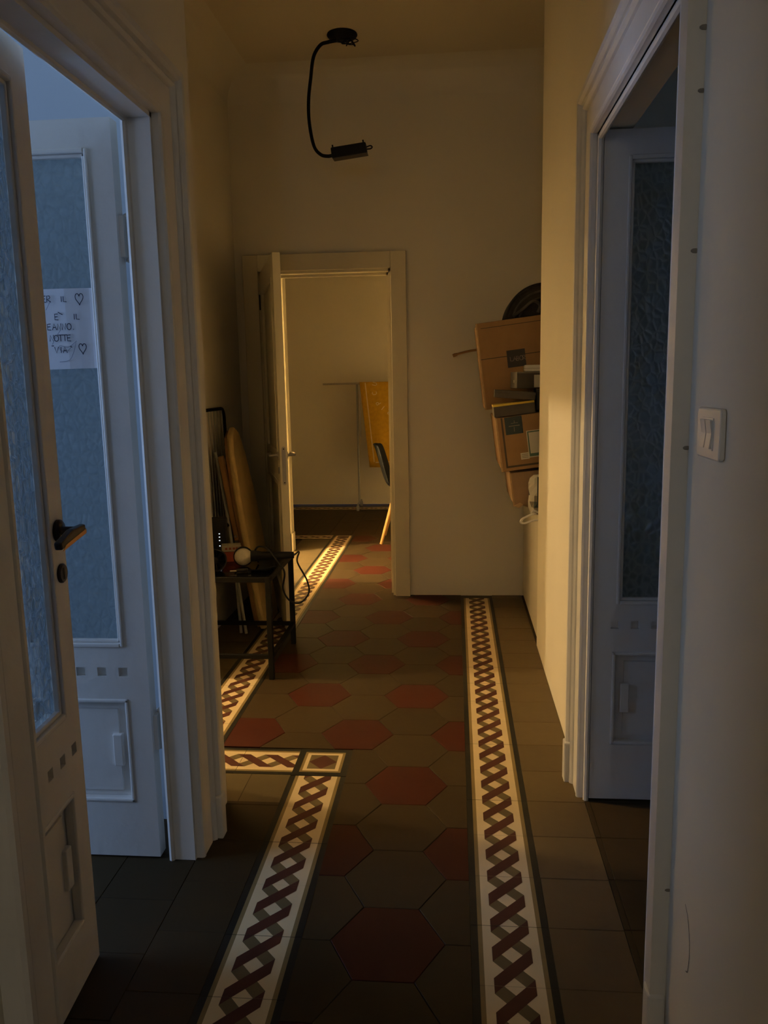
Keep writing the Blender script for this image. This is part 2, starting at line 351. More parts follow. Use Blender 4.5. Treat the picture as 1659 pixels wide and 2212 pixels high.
# braided border tile: 0.19 across (local x), 0.20 along (local y)
def border_mesh():
    b = MB(); L_ = 0.199
    b.box(-SW/2+.0004, SW/2-.0004, -L_/2, L_/2, -0.006, T-0.0004, 4)
    def flat(poly, z, k):
        poly = clip(poly, -SW/2, SW/2, -L_/2, L_/2)
        if len(poly) > 2: b.add([(x, y, z) for x, y in poly], [tuple(range(len(poly)))], k)
    for s in (-1, 1):
        flat([(s*.0950, -.1), (s*.0950, .1), (s*.0775, .1), (s*.0775, -.1)], T, 4)
        flat([(s*.0775, -.1), (s*.0775, .1), (s*.0665, .1), (s*.0665, -.1)], T, 3)
    flat([(-.0665, -.1), (.0665, -.1), (.0665, .1), (-.0665, .1)], T, 0)
    a = 0.046; p = 0.1; t = 0.047
    for i in range(-4, 5):
        v = i*p + 0.05
        flat([(a, v+p/2-t/2), (a, v+p/2+t/2), (-a, v+1.5*p+t/2), (-a, v+1.5*p-t/2)], T+.0002, 2)
        flat([(-a, v-p/2-t/2), (-a, v-p/2+t/2), (a, v+p/2+t/2), (a, v+p/2-t/2)], T+.0004, 1)
    o = b.build('border_tile', ['tile_cream', 'tile_maroon', 'tile_olive', 'tile_tan', 'tile_black'])
    me = o.data; bpy.data.objects.remove(o); return me
BM = border_mesh()
def border(cx, cy, rz=0.0):
    o = tile_child('border_tile', BM); o.location = (cx, cy, random.uniform(-.0003, .0003)); o.rotation_euler.z = rz
J0 = 2.801                                           # a joint line of the grid
for k in range(-9, 11):
    y = J0 + 0.2*k + 0.1
    if y < YF-.06: border(SRX+SW/2, y)
y = 2.530
while y > 0.6: border(SLX+SW/2, y-0.1); y -= 0.2
y = 2.735
while y < 6.64: border(SDX+SW/2, y+0.1); y += 0.2
for k in range(2): border(SLX-0.1-0.2*k, 2.632, math.pi/2)
for k in range(4): border(SDX-0.1-0.2*k, 6.74, math.pi/2)
for k in range(9): border(-2.3+0.2*k, 8.30, math.pi/2)
def corner_tile(cx, cy, h=0.0985):
    b = MB(); b.box(-SW/2, SW/2, -h, h, -0.006, T-.0004, 0)
    def rect(q, z, k): b.add([(-q*SW/2/.1, -q*h/.1, z), (q*SW/2/.1, -q*h/.1, z), (q*SW/2/.1, q*h/.1, z), (-q*SW/2/.1, q*h/.1, z)], [(0, 1, 2, 3)], k)
    rect(.076, T, 3); rect(.066, T+.0002, 1); rect(.052, T+.0004, 4)
    q = .052*SW/.2; r = .052*h/.1; b.add([(-q, 0, T+.0006), (0, -r, T+.0006), (q, 0, T+.0006), (0, r, T+.0006)], [(0, 1, 2, 3)], 2)
    o = b.build('corner_tile', ['tile_black', 'tile_cream', 'tile_maroon', 'tile_tan', 'tile_olive']); o.parent = fl; o.location = (cx, cy, 0)
corner_tile(SLX+SW/2, 2.632); corner_tile(SDX+SW/2, 6.735, 0.09)
# hexagons
HX, HR, HP, HF = 0.2085, 0.2535, 0.1385, 0.070       # column step, row step, half width to points, half flat edge
for c in range(-4, 4):
    x = -0.3745 + HX*c; odd = c % 2
    for k in range(-9, 18):
        y = 2.867 + HR*k + (HR/2 if odd else 0)
        red = ((2*k+(1 if odd else 0)) - (3 if odd else 0)) % 6 == 0
        poly = [(x-HP, y), (x-HF, y-HR/2), (x+HF, y-HR/2), (x+HP, y), (x+HF, y+HR/2), (x-HF, y+HR/2)]
        if y < 2.735 and x < 0.2:
            if x - HP >= -0.375 and y + HR/2 > 2.7: q = clip(poly, -0.375, SRX, 0.5, 9)
            elif x > -0.5: q = clip(poly, -0.375, SRX, 0.5, 2.7365)
            else: q = clip(poly, SDX+SW, -0.375, 2.7365, 9)
        else: q = clip(poly, SDX+SW, SRX, 2.7365 if x < -0.2 else 0.5, 6.83)
        if y > YF+0.12 and x > -0.1: continue
        if y < 0.75 or len(q) < 3: continue
        ar = abs(sum(q[i][0]*q[(i+1) % len(q)][1]-q[(i+1) % len(q)][0]*q[i][1] for i in range(len(q))))/2
        if ar < 0.0008: continue
        full = len(q) == 6 and ar > 0.051
        poly_tile('hex_tile', q, 'tile_red' if red else 'tile_grey', ('hex', red) if full else None)
# square tiles along the walls, in the doorways and in the side rooms
def squares(x0, x1, y0, y1, sx=0.2, sy=0.2, m='tile_grey', ox=None, oy=None):
    ox = x0 if ox is None else ox; oy = y0 if oy is None else oy
    i0 = math.floor((x0-ox)/sx); j0 = math.floor((y0-oy)/sy)
    i = i0
    while ox+i*sx < x1-1e-4:
        j = j0
        while oy+j*sy < y1-1e-4:
            xa, xb = max(x0, ox+i*sx), min(x1, ox+(i+1)*sx); ya, yb = max(y0, oy+j*sy), min(y1, oy+(j+1)*sy)
            if xb-xa > .01 and yb-ya > .01:
                poly_tile('square_tile', [(xa, ya), (xb, ya), (xb, yb), (xa, yb)], m, (m, round(xb-xa, 3), round(yb-ya, 3)))
            j += 1
        i += 1
squares(SRX+SW, XR, 0.8, YF, sx=1, oy=J0, m='tile_beige')
squares(XL, SLX, 1.0, 2.535, sx=1, oy=2.535)  # beige band tiles drawn grey: missing light near the viewer put into colour
squares(XW, SLX, 2.35, 2.535, sx=0.2, sy=1, m='tile_drab')
squares(XW, SDX, 2.535, 6.64, sx=1, oy=2.535, m='tile_drab')
squares(XL-.9, XL, 1.0, 2.25, ox=XL, oy=2.05)
squares(XR, 1.05, 1.4, 2.75, sx=.2, ox=.42, oy=2.405)
squares(-2.3, -0.3, 6.83, 8.2, m='tile_grey')
squares(XR, 0.8, 3.93, YF)

# ------------------------------------------------------------------ door casings
def casing_mesh(side, xw, y0, y1, h, prof):
    # side +1: casing grows towards +x from wall face xw
    b = MB(); n = len(prof); vs = []; fs = []
    for o, d in prof:
        x = xw + side*d; vs += [(x, y0-o, 0), (x, y0-o, h+o), (x, y1+o, h+o), (x, y1+o, 0)]
    for i in range(n-1):
        for j in range(3): fs.append((4*i+j, 4*i+j+1, 4*(i+1)+j+1, 4*(i+1)+j))
    fs += [tuple(4*i for i in range(n)), tuple(4*i+3 for i in range(n))]
    return b.add(vs, fs)
PROF = [(0, -.005), (0, .017), (.003, .023), (.012, .024), (.016, .018), (.020, .022), (.080, .022), (.084, .017), (.088, .026), (.094, .033), (.100, .030), (.104, .024), (.108, .036), (.114, .044), (.128, .045), (.134, .038), (.136, .030), (.136, -.005)]
PROF2 = [(0, -.005), (0, .004), (.060, .004), (.075, .006), (.084, .008), (.088, .022), (.094, .030), (.136, .030), (.136, -.005)]
def casing(name, label, side, xw, y0, y1, h, prof, depth):
    t = thing(name, label, 'door frame', (xw, (y0+y1)/2, 0), kind='structure')
    casing_mesh(side, xw, y0, y1, h, prof).build('casing', 'white_paint', t)
    b = MB(); bx = xw-side*depth
    e = 0.012
    b.box(xw, bx, y0-.001, y0+e, 0, h); b.box(xw, bx, y1-e, y1+.001, 0, h); b.box(xw, bx, y0, y1, h-e, h+.001)
    b.build('lining', 'white_paint', t)
    bd = MB(); xb = xw-side*(depth-.004)     # round bead at the room side of the lining
    for yy in (y0+e, y1-e): bd.tube([(xb, yy, 0), (xb, yy, h-e)], .009, 8)
    bd.tube([(xb, y0+e, h-e), (xb, y1-e, h-e)], .009, 8); bd.build('bead', 'white_paint', t, smooth=True)
    dm = max(d for _, d in prof)
    for yy, s in ((y0, -1), (y1, 1)):
        MB().box(xw, xw+side*(dm+.004), yy+s*.098, yy+s*.141, 0, 0.135).build('plinth_block', 'white_paint', t, bevel=.005)
    return t
casing('trim_1', 'white moulded frame around the left double door', 1, XL, LD0, LD1, LDH, PROF, .07)
casing('trim_2', 'white moulded frame around the right double door', -1, XR, RD0, RD1, RDH, PROF2, .008)
# richer moulding on the far leg of the right frame
b = MB(); vs = []; n = len(PROF)
for o, d in PROF: vs += [(XR-d, RD1+o, 0), (XR-d, RD1+o, RDH+o)]
b.add(vs, [(2*i, 2*i+1, 2*i+3, 2*i+2) for i in range(n-1)]+[tuple(2*i for i in range(n))])
vs = []
for o, d in PROF: vs += [(XR-d, RD1+o, RDH+o), (XR-d, RD0-.01, RDH+o)]
b.add(vs, [(2*i, 2*i+1, 2*i+3, 2*i+2) for i in range(n-1)]+[tuple(2*i+1 for i in range(n))])
t2 = [o for o in bpy.data.objects if o.name == 'trim_2'][0]
b.build('moulding', 'white_paint', t2)
MB().box(XR, XR-.05, RD1+.098, RD1+.141, 0, .14).build('plinth_block', 'white_paint', t2, bevel=.005)
for zz, sc_ in ((1.88, 1.2), (1.785, 1.0), (1.535, 1.1), (1.205, 1.0), (.36, .9)):
    b = MB(); b.lathe([(.0, -.0016), (.004, -.0010), (.0055, 0), (.0, .001)], (0, 0, 0), (0, 1, 0), 9)
    b.xf(Matrix.Translation((XR-.003, RD0-.1366, zz)) @ Matrix.Diagonal((sc_*1.3, 1, sc_*.7, 1))).build('chipped_dent', 'grime', t2, smooth=True)
# far door frame
t = thing('trim_3', 'flat cream frame around the far door at the hallway end', 'door frame', (-.76, YF, 0), kind='structure')
fx0, fx1, fh = -1.157, -.370, 1.975
for nm, q in (('casing_leg', (fx0-.091, fx0, 0, fh+.095)), ('casing_leg', (fx1, fx1+.091, 0, fh+.095)), ('casing_header', (fx0, fx1, fh, fh+.095))):
    MB().box(q[0], q[1], YF-.030, YF, q[2], q[3]).build(nm, 'cream_paint', t, bevel=.003)
b = MB()
b.box(fx0, fx0+.015, YF-.01, YF+.165, 0, fh); b.box(fx1-.015, fx1, YF-.01, YF+.165, 0, fh); b.box(fx0, fx1, YF-.01, YF+.165, fh-.015, fh); b.build('lining', 'cream_paint', t)
b = MB(); b.box(fx0+.015, fx0+.03, YF+.05, YF+.065, 0, fh-.015); b.box(fx1-.03, fx1-.015, YF+.05, YF+.065, 0, fh-.015); b.box(fx0, fx1, YF+.05, YF+.065, fh-.03, fh-.015); b.build('door_stop', 'cream_paint', t)
# frame round the second lamp-lit doorway, seen through the far door
t = thing('trim_4', 'bright lamp-lit jamb seen through the far door opening', 'door frame', (XW, B1, 0), kind='structure')
casing_mesh(1, XW, B0, B1, 2.11, [(0, -.005), (0, .012), (.01, .018), (.02, .013), (.07, .013), (.08, .02), (.08, -.005)]).build('casing', 'cream_paint', t)
MB().box(XW-.105, XW+.002, B1-.012, B1, 0, 2.11).build('lining', 'cream_paint', t)
MB().box(XW, XW+.026, B1+.0, B1+.085, 0, .15).build('plinth_block', 'cream_paint', t, bevel=.003)
t = thing('trim_5', 'frame of the lamp-lit doorway hidden behind the left wall end', 'door frame', (XW, A0, 0), kind='structure')
casing_mesh(1, XW, A0, A1, 2.0, [(0, -.005), (0, .015), (.07, .015), (.07, -.005)]).build('casing', 'cream_paint', t)

# ------------------------------------------------------------------ glazed double-door leaves
def leaf(name, label, loc, rz, sx, w, h, th, glass, sq, pan, st=.086, hinge_z=(1.72, .40), squares_=5, sq_shift=0.0, m='white_paint', gm='textured_glass'):
    # local: hinge edge at x=0, width to sx*w, front face y=0 looking to -y
    t = thing(name, label, 'door', loc, rz, world=False, kind='structure')
    X = lambda a: sx*a
    ga, gb, gz0, gz1 = st, w-st, glass[0], glass[1]
    pa, pb, pz0, pz1 = pan[2], w-pan[2], pan[0], pan[1]
    z0 = .008
    e = .010
    for q0, q1, qp, qg in ((0, e, pa, ga), (w, w-e, pb, gb)):
        MB().box(X(q0), X(q1), 0, th, z0, h).box(X(q1), X(qp), 0, th, z0, pz1).box(X(q1), X(qg), 0, th, gz0, h).build('stile', m, t)
    MB().box(X(ga), X(gb), 0, th, gz1, h).build('top_rail', m, t)
    MB().box(X(pa), X(pb), 0, th, z0, pz0).build('bottom_rail', m, t)
    # lock rail with square pockets sunk into it
    b = MB(); dp = .012; hs = .0125; cz = sq; la, lb = e, w-e
    b.box(X(la), X(lb), dp, th, pz1, gz0)
    b.box(X(la), X(lb), 0, dp, pz1, cz-hs); b.box(X(la), X(lb), 0, dp, cz+hs, gz0)
    cs = [w/2 + sq_shift + (i-(squares_-1)/2)*.06 for i in range(squares_)]
    ed = [la] + [v for c in cs for v in (c-hs, c+hs)] + [lb]
    for i in range(0, len(ed), 2):
        if ed[i+1] > ed[i]: b.box(X(ed[i]), X(ed[i+1]), 0, dp, cz-hs, cz+hs)
    b.build('lock_rail', m, t)
    # glass and its glazing bead
    g = MB().box(X(ga-.004), X(gb+.004), th*.45, th*.45+.005, gz0-.004, gz1+.004).build('glass_pane', gm, t)
    g['label'] = 'textured obscure glass pane'
    b = MB()
    for q in ((ga, ga+.009, gz0, gz1), (gb-.009, gb, gz0, gz1), (ga, gb, gz0, gz0+.009), (ga, gb, gz1-.009, gz1)): b.box(X(q[0]), X(q[1]), .004, th*.45, q[2], q[3])
    b.build('glazing_bead', m, t, bevel=.003)
    b = MB()
    for q in ((ga-.010, ga, gz0-.01, gz1+.01), (gb, gb+.010, gz0-.01, gz1+.01), (ga, gb, gz0-.012, gz0), (ga, gb, gz1, gz1+.012)): b.box(X(q[0]), X(q[1]), -.004, .003, q[2], q[3])
    b.build('moulding', m, t, bevel=.003)
    # sunk lower panel with raised field and side tab
    p = MB().box(X(pa), X(pb), .021, th-.008, pz0, pz1).build('panel', m, t)
    b = MB()
    for q in ((pa, pa+.012, pz0, pz1), (pb-.012, pb, pz0, pz1), (pa, pb, pz0, pz0+.012), (pa, pb, pz1-.012, pz1)): b.box(X(q[0]), X(q[1]), -.003, .021, q[2], q[3])
    b.build('panel_moulding', m, p, bevel=.004)
    MB().box(X(pa+.040), X(pb-.040), .013, .022, pz0+.030, pz1-.035).build('raised_field', m, p)
    for e in (pa+.042, pb-.042):
        MB().box(X(e-.014), X(e+.014), .003, .022, (pz0+pz1)/2-.047, (pz0+pz1)/2+.047).build('raised_tab', m, p, bevel=.003)
    for z in hinge_z:
        b = MB(); b.lathe([(.0, -.062), (.010, -.058), (.010, -.002), (.0085, 0), (.010, .002), (.010, .058), (.0, .064)], (X(-.010), th+.004, z), 'z', 12)
        b.box(X(-.012), X(.012), th*.3, th+.002, z-.05, z+.05); b.build('hinge', 'white_paint', t, smooth=True)
    return t
d1 = leaf('door_1', 'open glazed left door leaf with a handwritten note on its glass', (-.837, 2.030, 0), 0, -1, .40, 1.978, .042,
     (.638, 1.898), .556, (.172, .478, .060), st=.072, hinge_z=(1.70, .375), sq_shift=-.01)
d2 = leaf('door_2', 'nearly closed glazed left door leaf with bronze handle', (-.813, 1.243, 0), math.radians(93.8), 1, .393, 1.985, .042,
     (.640, 1.900), .545, (.140, .455, .060), st=.074, hinge_z=(1.70, .375), sq_shift=.035, gm='hammered_glass')
d3 = leaf('door_3', 'open glazed right door leaf standing in the dark room', (.419, 2.420, 0), 0, 1, .40, 2.005, .042,
     (.655, 1.925), .580, (.190, .494, .060), st=.078, hinge_z=(1.62, .40), sq_shift=-.014)
# handle and keyhole of the nearly closed leaf (local coordinates of door_2)
h = MB(); hx, hz = .362, 1.030
h.lathe([(.0, 0), (.024, 0), (.024, -.006), (.020, -.010), (.011, -.012), (.009, -.016), (.0085, -.048), (.0, -.050)], (hx, 0, hz), 'y', 20)
ho = h.build('door_handle', 'dark_bronze', d2, smooth=True); ho['label'] = 'dark bronze lever handle'
b = MB(); b.prism([(hx+.014, hz+.012), (hx+.014, hz-.006), (hx-.112, hz-.020), (hx-.116, hz-.004), (hx-.05, hz+.012)], 'y', -.040, -.056); b.build('lever', 'dark_bronze', ho, bevel=.004)
MB().prism([(hx+.012, hz+.002), (hx-.095, hz-.012), (hx-.108, hz-.0215), (hx+.012, hz-.0075)], 'y', -.0558, -.0572).build('lower_strip', 'orange_brass', ho)  # thin orange strip along the lower outer face of the lever
k = MB().lathe([(.0, 0), (.021, 0), (.021, -.004), (.018, -.007), (.0, -.007)], (hx, 0, .938), 'y', 20).build('keyhole_plate', 'dark_bronze', d2, smooth=True)
MB().box(hx-.003, hx+.003, -.0076, -.006, .926, .950).build('keyhole', 'black_metal', k)

# ------------------------------------------------------------------ far door leaf, opened towards the viewer
ang = math.atan2(-.765, .248)
d4 = thing('door_4', 'cream door leaf seen edge-on at the far wall with lock and handles', 'door', (-1.150, YF-.014, 0), ang, world=False, kind='structure')
W4, H4, T4 = .806, 1.968, .040
MB().box(0, .11, 0, T4, .008, H4).build('stile', 'cream_paint', d4, bevel=.002)
MB().box(W4-.11, W4, 0, T4, .008, H4).build('stile', 'cream_paint', d4, bevel=.002)
for z0, z1 in ((.008, .20), (.80, .95), (H4-.12, H4)): MB().box(.11, W4-.11, 0, T4, z0, z1).build('rail', 'cream_paint', d4)
for z0, z1 in ((.20, .80), (.95, H4-.12)):
    p = MB().box(.11, W4-.11, .012, T4-.012, z0, z1).build('panel', 'cream_paint', d4)
    b = MB()
    for yy in ((-.004, .012), (T4-.012, T4+.004)):
        for q in ((.10, .125, z0-.01, z1+.01), (W4-.125, W4-.10, z0-.01, z1+.01), (.11, W4-.11, z0-.01, z0+.015), (.11, W4-.11, z1-.015, z1+.01)): b.box(q[0], q[1], yy[0], yy[1], q[2], q[3])
    b.build('panel_moulding', 'cream_paint', p, bevel=.003)
b = MB(); cy = T4/2; z0, z1 = .800, 1.000
b.prism([(cy+x, z) for x, z in arc(0, z1-.010, .010, 0, 180, 8) + arc(0, z0+.010, .010, 180, 360, 8)], 'x', W4-.001, W4+.002)
lp = b.build('lock_plate', 'steel', d4)
MB().box(W4+.001, W4+.010, cy-.006, cy+.006, .925, .948).build('latch', 'steel', lp)
for z in (z1-.012, z0+.012): MB().lathe([(.0, 0), (.0035, 0), (.0035, .0012), (.0, .0012)], (W4+.0015, cy, z), 'x', 10).build('screw', 'black_metal', lp)
for s, y0 in ((-1, 0), (1, T4)):
    b = MB(); b.lathe([(.0, 0), (.020, 0), (.020, s*.007), (.008, s*.009), (.007, s*.045), (.0, s*.046)], (W4-.055, y0, .952), 'y', 16)
    hd = b.build('door_handle', 'steel', d4, smooth=True)
    yy = y0+s*.043; MB().tube([(W4-.055, yy, .952), (W4-.10, yy+s*.004, .952), (W4-.165, yy+s*.002, .950), (W4-.178, yy-s*.008, .950)], .0075, 10).build('lever', 'steel', hd, smooth=True)
    MB().lathe([(.0, 0), (.018, 0), (.018, s*.005), (.0, s*.006)], (W4-.055, y0, .872), 'y', 16).build('keyhole_plate', 'steel', d4, smooth=True)
for z in (1.80, .25):
    MB().lathe([(.0, -.045), (.008, -.042), (.008, .042), (.0, .046)], (-.004, -.004, z), 'z', 10).build('hinge', 'dark_bronze', d4, smooth=True)

# ------------------------------------------------------------------ hand lettering
def heart(n=14):
    pts = []
    for i in range(n*2+1):
        a = math.pi*2*i/(n*2); x = 16*math.sin(a)**3; y = 13*math.cos(a)-5*math.cos(2*a)-2*math.cos(3*a)-math.cos(4*a)
        pts.append((.5+x/34, .52+y/30))
    return pts
O_ = [(.5+.5*math.cos(a*math.pi/8), .5+.5*math.sin(a*math.pi/8)) for a in range(4, 21)]
FONT = {'E': [[(.8, 1), (.0, .95), (.05, .5), (.0, .05), (.85, .0)], [(.05, .52), (.7, .55)]], 'R': [[(.0, 0), (.05, 1), (.6, 1), (.75, .75), (.55, .52), (.05, .48), (.9, .0)]],
 'I': [[(.5, 1), (.5, 0)]], 'L': [[(.1, 1), (.1, .05), (.9, .0)]], 'A': [[(.0, 0), (.45, 1), (.95, 0)], [(.2, .4), (.8, .42)]],
 'N': [[(.0, 0), (.12, 1), (.75, .02), (.9, 1.05)]], 'O': [O_], 'T': [[(-.1, 1), (1.05, 1.02)], [(.5, 1), (.48, 0)]], 'V': [[(.0, 1), (.4, 0), (.9, 1)]],
 'P': [[(.0, 0), (.05, 1), (.6, 1), (.75, .75), (.55, .5), (.05, .47)]], 'C': [[(.9, .85), (.5, 1), (.1, .75), (.05, .3), (.4, 0), (.9, .12)]],
 'U': [[(.05, 1), (.08, .3), (.4, 0), (.75, .2), (.85, 1)]], 'B': [[(.05, 0), (.05, 1), (.6, .95), (.6, .55), (.05, .52), (.75, .4), (.7, .05), (.05, 0)]],
 '.': [[(.3, .08), (.4, .0)]], "'": [[(.5, 1.05), (.35, .8)]], '`': [[(.2, 1.45), (.6, 1.2)]], 'h': [heart()]}
def write(b, text, org, ux, uz, size, wd, nrm, sp=1.25, k=None):
    o = Vector(org); ux = Vector(ux); uz = Vector(uz)
    for ch in text:
        if ch != ' ':
            for st in FONT[ch]: b.ribbon([o + ux*(x*size*.75) + uz*(y*size) for x, y in st], wd, nrm, k)
        o = o + ux*(size*.75*sp)
# the note on the glass of the open left leaf
yn = 2.030 + .042*.45 - .0025
nt_ = thing('paper_note', 'white paper note with handwriting and hearts taped on the glass', 'note', (-1.04, yn, 1.375))
b = MB(); nx = 9
vs = []; fs = []
for i in range(nx+1):
    x = -1.185 + .288*i/nx; yo = -.0012 - .0022*math.sin(i*1.3)
    vs += [(x, yn+yo, 1.372 + .004*i/nx), (x, yn+yo-.001, 1.577)]
for i in range(nx): fs.append((2*i, 2*i+2, 2*i+3, 2*i+1))
b.add(vs, fs); sh = b.build('sheet', 'paper', nt_); sh.modifiers.new('thickness', 'SOLIDIFY').thickness = .0005
b = MB(); N_ = (0, -1, 0); yi = yn-.0056; U, V = (1, 0, 0), (0, 0, 1)
def S(px, py): return (-1.0335 + (px-115)*.001345, yi, 1.378 + (800-py)*.001143)      # sheet raster
write(b, 'ER', S(101, 655), U, V, .016, .0020, N_, 1.0); write(b, 'IL', S(135, 655), U, V, .014, .0020, N_, .9)
write(b, 'h', S(166, 662), U, V, .030, .0020, N_)
write(b, 'E', S(123, 694), U, V, .015, .0020, N_); b.ribbon([S(130, 677), S(139, 683)], .0020, N_); write(b, 'IL', S(158, 694), U, V, .014, .0020, N_, .9)
write(b, 'EANNO.', S(107, 716), U, V, .0155, .0020, N_, 1.12)
write(b, 'NOTTE', S(110, 741), U, V, .0155, .0020, N_, 1.0)
write(b, 'VIA', S(118, 767), U, V, .0155, .0020, N_, .95); b.ribbon([S(112, 751), S(117, 751)], .0020, N_); b.ribbon([S(149, 752), S(153, 755)], .0020, N_)
write(b, 'h', S(166, 770), U, V, .028, .0022, N_)
b.build('handwriting', 'ink_blue', nt_)['kind'] = 'stuff'
b = MB()
for st in ([(117, 652), (107, 672)], [(133, 716), (122, 732), (114, 748)], [(163, 741), (146, 754), (128, 751), (130, 763)], [(161, 744), (158, 758), (150, 778), (142, 785), (126, 787)], [(130, 763), (144, 762), (152, 753)]):
    b.ribbon(smoothpath([S(*p) for p in st], 5), .0016, N_)
b.build('pen_flourish', 'ink_faint', nt_)['kind'] = 'stuff'

# ------------------------------------------------------------------ light switch, marks on the right wall
t = thing('light_switch', 'white two-rocker light switch on the right wall', 'switch', (XR, 1.305, 1.200))
MB().prism([(1.247+.116*u, 1.199+.080*v) for u, v in [(.04, 0), (.96, 0), (1, .06), (1, .94), (.96, 1), (.04, 1), (0, .94), (0, .06)]], 'x', XR, XR-.009).build('plate', 'white_plastic', t, bevel=.003)
MB().box(XR-.009, XR-.0105, 1.278, 1.335, 1.214, 1.264).build('frame', 'white_plastic', t)
for y0, y1 in ((1.281, 1.3045), (1.3085, 1.332)):
    MB().prism([(XR-.0105, 1.217), (XR-.0145, 1.217), (XR-.0115, 1.240), (XR-.0145, 1.261), (XR-.0105, 1.261)], 'y', y0, y1).build('rocker', 'white_plastic', t)
b = MB(); 
b.ribbon(smoothpath([(XR, 1.338, .402), (XR, 1.318, .385), (XR, 1.303, .34), (XR, 1.307, .295), (XR, 1.318, .285)], 6), .0022, (-1, 0, 0)); o = b.build('scuff_mark', 'scuff', wr); o.parent = wr

# ------------------------------------------------------------------ ceiling fitting with hanging flexible arm
t = thing('ceiling_lamp', 'black ceiling lamp with curved flexible arm and small box head', 'lamp', (-.562, 4.40, CEIL))
MB().lathe([(.0, 0), (.076, 0), (.078, -.006), (.072, -.014), (.05, -.022), (.0, -.024)], (-.562, 4.40, CEIL), 'z', 28).build('canopy', 'black_metal', t, smooth=True)
pts = [(-.59, 4.40, 3.042), (-.635, 4.40, 3.036), (-.675, 4.40, 3.024), (-.712, 4.40, 2.970), (-.730, 4.40, 2.870), (-.745, 4.40, 2.760), (-.744, 4.40, 2.650), (-.724, 4.40, 2.540), (-.690, 4.40, 2.497), (-.655, 4.40, 2.487), (-.625, 4.40, 2.490)]
MB().tube(smoothpath(pts, 6), .0088, 10).build('flexible_arm', 'black_metal', t, smooth=True)
R = Matrix.Translation((-.54, 4.40, 2.509)) @ Matrix.Rotation(math.radians(-6.5), 4, 'Y')
hd = MB().box(-.092, .092, -.03, .03, -.029, .024).xf(R).build('lamp_head', 'black_plastic', t, bevel=.006)
MB().box(-.086, .094, -.026, .026, -.0335, -.029).xf(R).build('diffuser', 'grey_cloth', hd)
for x in (-.083, .078): MB().tube([R @ Vector((x, 0, .022)), R @ Vector((x, 0, .042))], .0038, 8).build('screw_pin', 'black_metal', hd)
MB().tube(smoothpath([R @ Vector(p) for p in ((.088, 0, .004), (.112, 0, .008), (.121, 0, .0), (.112, 0, -.007), (.088, 0, -.006))], 5), .0035, 8).build('end_loop', 'black_metal', hd, smooth=True)
b = MB()
for s in range(4):
    random.seed(20+s); c = Vector((-.565+.02*s, 4.385, 3.022))
    b.tube(smoothpath([(-.545+.01*s, 4.39, 3.05)] + [c + Vector((random.uniform(-.03, .03), random.uniform(-.015, .015), random.uniform(-.02, .015))) for _ in range(4)] + [(-.52, 4.39, 3.045)], 6), .0026, 6)
b.build('loose_wires', 'black_plastic', t, smooth=True)
random.seed(7)

# ------------------------------------------------------------------ lamp-lit rooms: pendant lamps
def pendant(label, x, y, z, power, col=WARM, soft=.05):
    t = thing('pendant_lamp', label, 'lamp', (x, y, CEIL))
    MB().lathe([(.0, 0), (.05, 0), (.05, -.02), (.0, -.03)], (x, y, CEIL), 'z', 16).build('canopy', 'white_plastic', t, smooth=True)
    MB().tube([(x, y, CEIL-.02), (x, y, z+.11)], .004, 6).build('cord', 'white_plastic', t)
    MB().lathe([(.0, .12), (.02, .12), (.022, .065), (.0, .06)], (x, y, z), 'z', 12).build('socket', 'white_plastic', t)
    d = bpy.data.lights.new('pendant_light', 'POINT'); d.energy = power; d.color = col; d.shadow_soft_size = soft
    o = bpy.data.objects.new('pendant_light', d); C.objects.link(o); o.location = (x, y, z)
pendant('bare bulb lamp hanging in the first lamp-lit room', -3.25, 3.22, 2.80, LAMP_A)
pendant('bare bulb lamp hanging in the second lamp-lit room', -3.05, 5.20, 2.55, LAMP_B, soft=.02)
pendant('bare bulb lamp added as unseen fill light behind the viewer', -.165, -3.2, 2.10, LAMP_FILL, (1.0, .96, .92))  # unseen lamp, added to brighten the near walls and door frames

# ------------------------------------------------------------------ glass side table and what lies on it
tx0, tx1, ty0, ty1, tz = -1.272, -.817, 3.405, 3.925, .478
t = thing('side_table', 'black steel side table with glass top against the left wall', 'table', ((tx0+tx1)/2, (ty0+ty1)/2, 0))
for x in (tx0, tx1-.024):
    for y in (ty0, ty1-.024): MB().box(x, x+.024, y, y+.024, .0025, tz).build('leg', 'black_metal', t, bevel=.002)
b = MB(); b.box(tx0+.024, tx1-.024, ty0, ty0+.024, tz-.024, tz); b.box(tx0+.024, tx1-.024, ty1-.024, ty1, tz-.024, tz)
b.box(tx0, tx0+.024, ty0+.024, ty1-.024, tz-.024, tz); b.box(tx1-.024, tx1, ty0+.024, ty1-.024, tz-.024, tz); b.build('top_frame', 'black_metal', t, bevel=.002)
b = MB(); b.box(tx0+.024, tx1-.024, ty0, ty0+.02, .10, .12); b.box(tx0+.024, tx1-.024, ty1-.02, ty1, .10, .12); b.box(tx0, tx0+.02, ty0+.024, ty1-.024, .10, .12); b.box(tx1-.02, tx1, ty0+.024, ty1-.024, .10, .12)
b.build('lower_frame', 'black_metal', t, bevel=.002)
MB().box(tx0+.004, tx1-.004, ty0+.004, ty1-.004, tz, tz+.005).build('glass_top', 'clear_glass', t)
TT = tz+.005
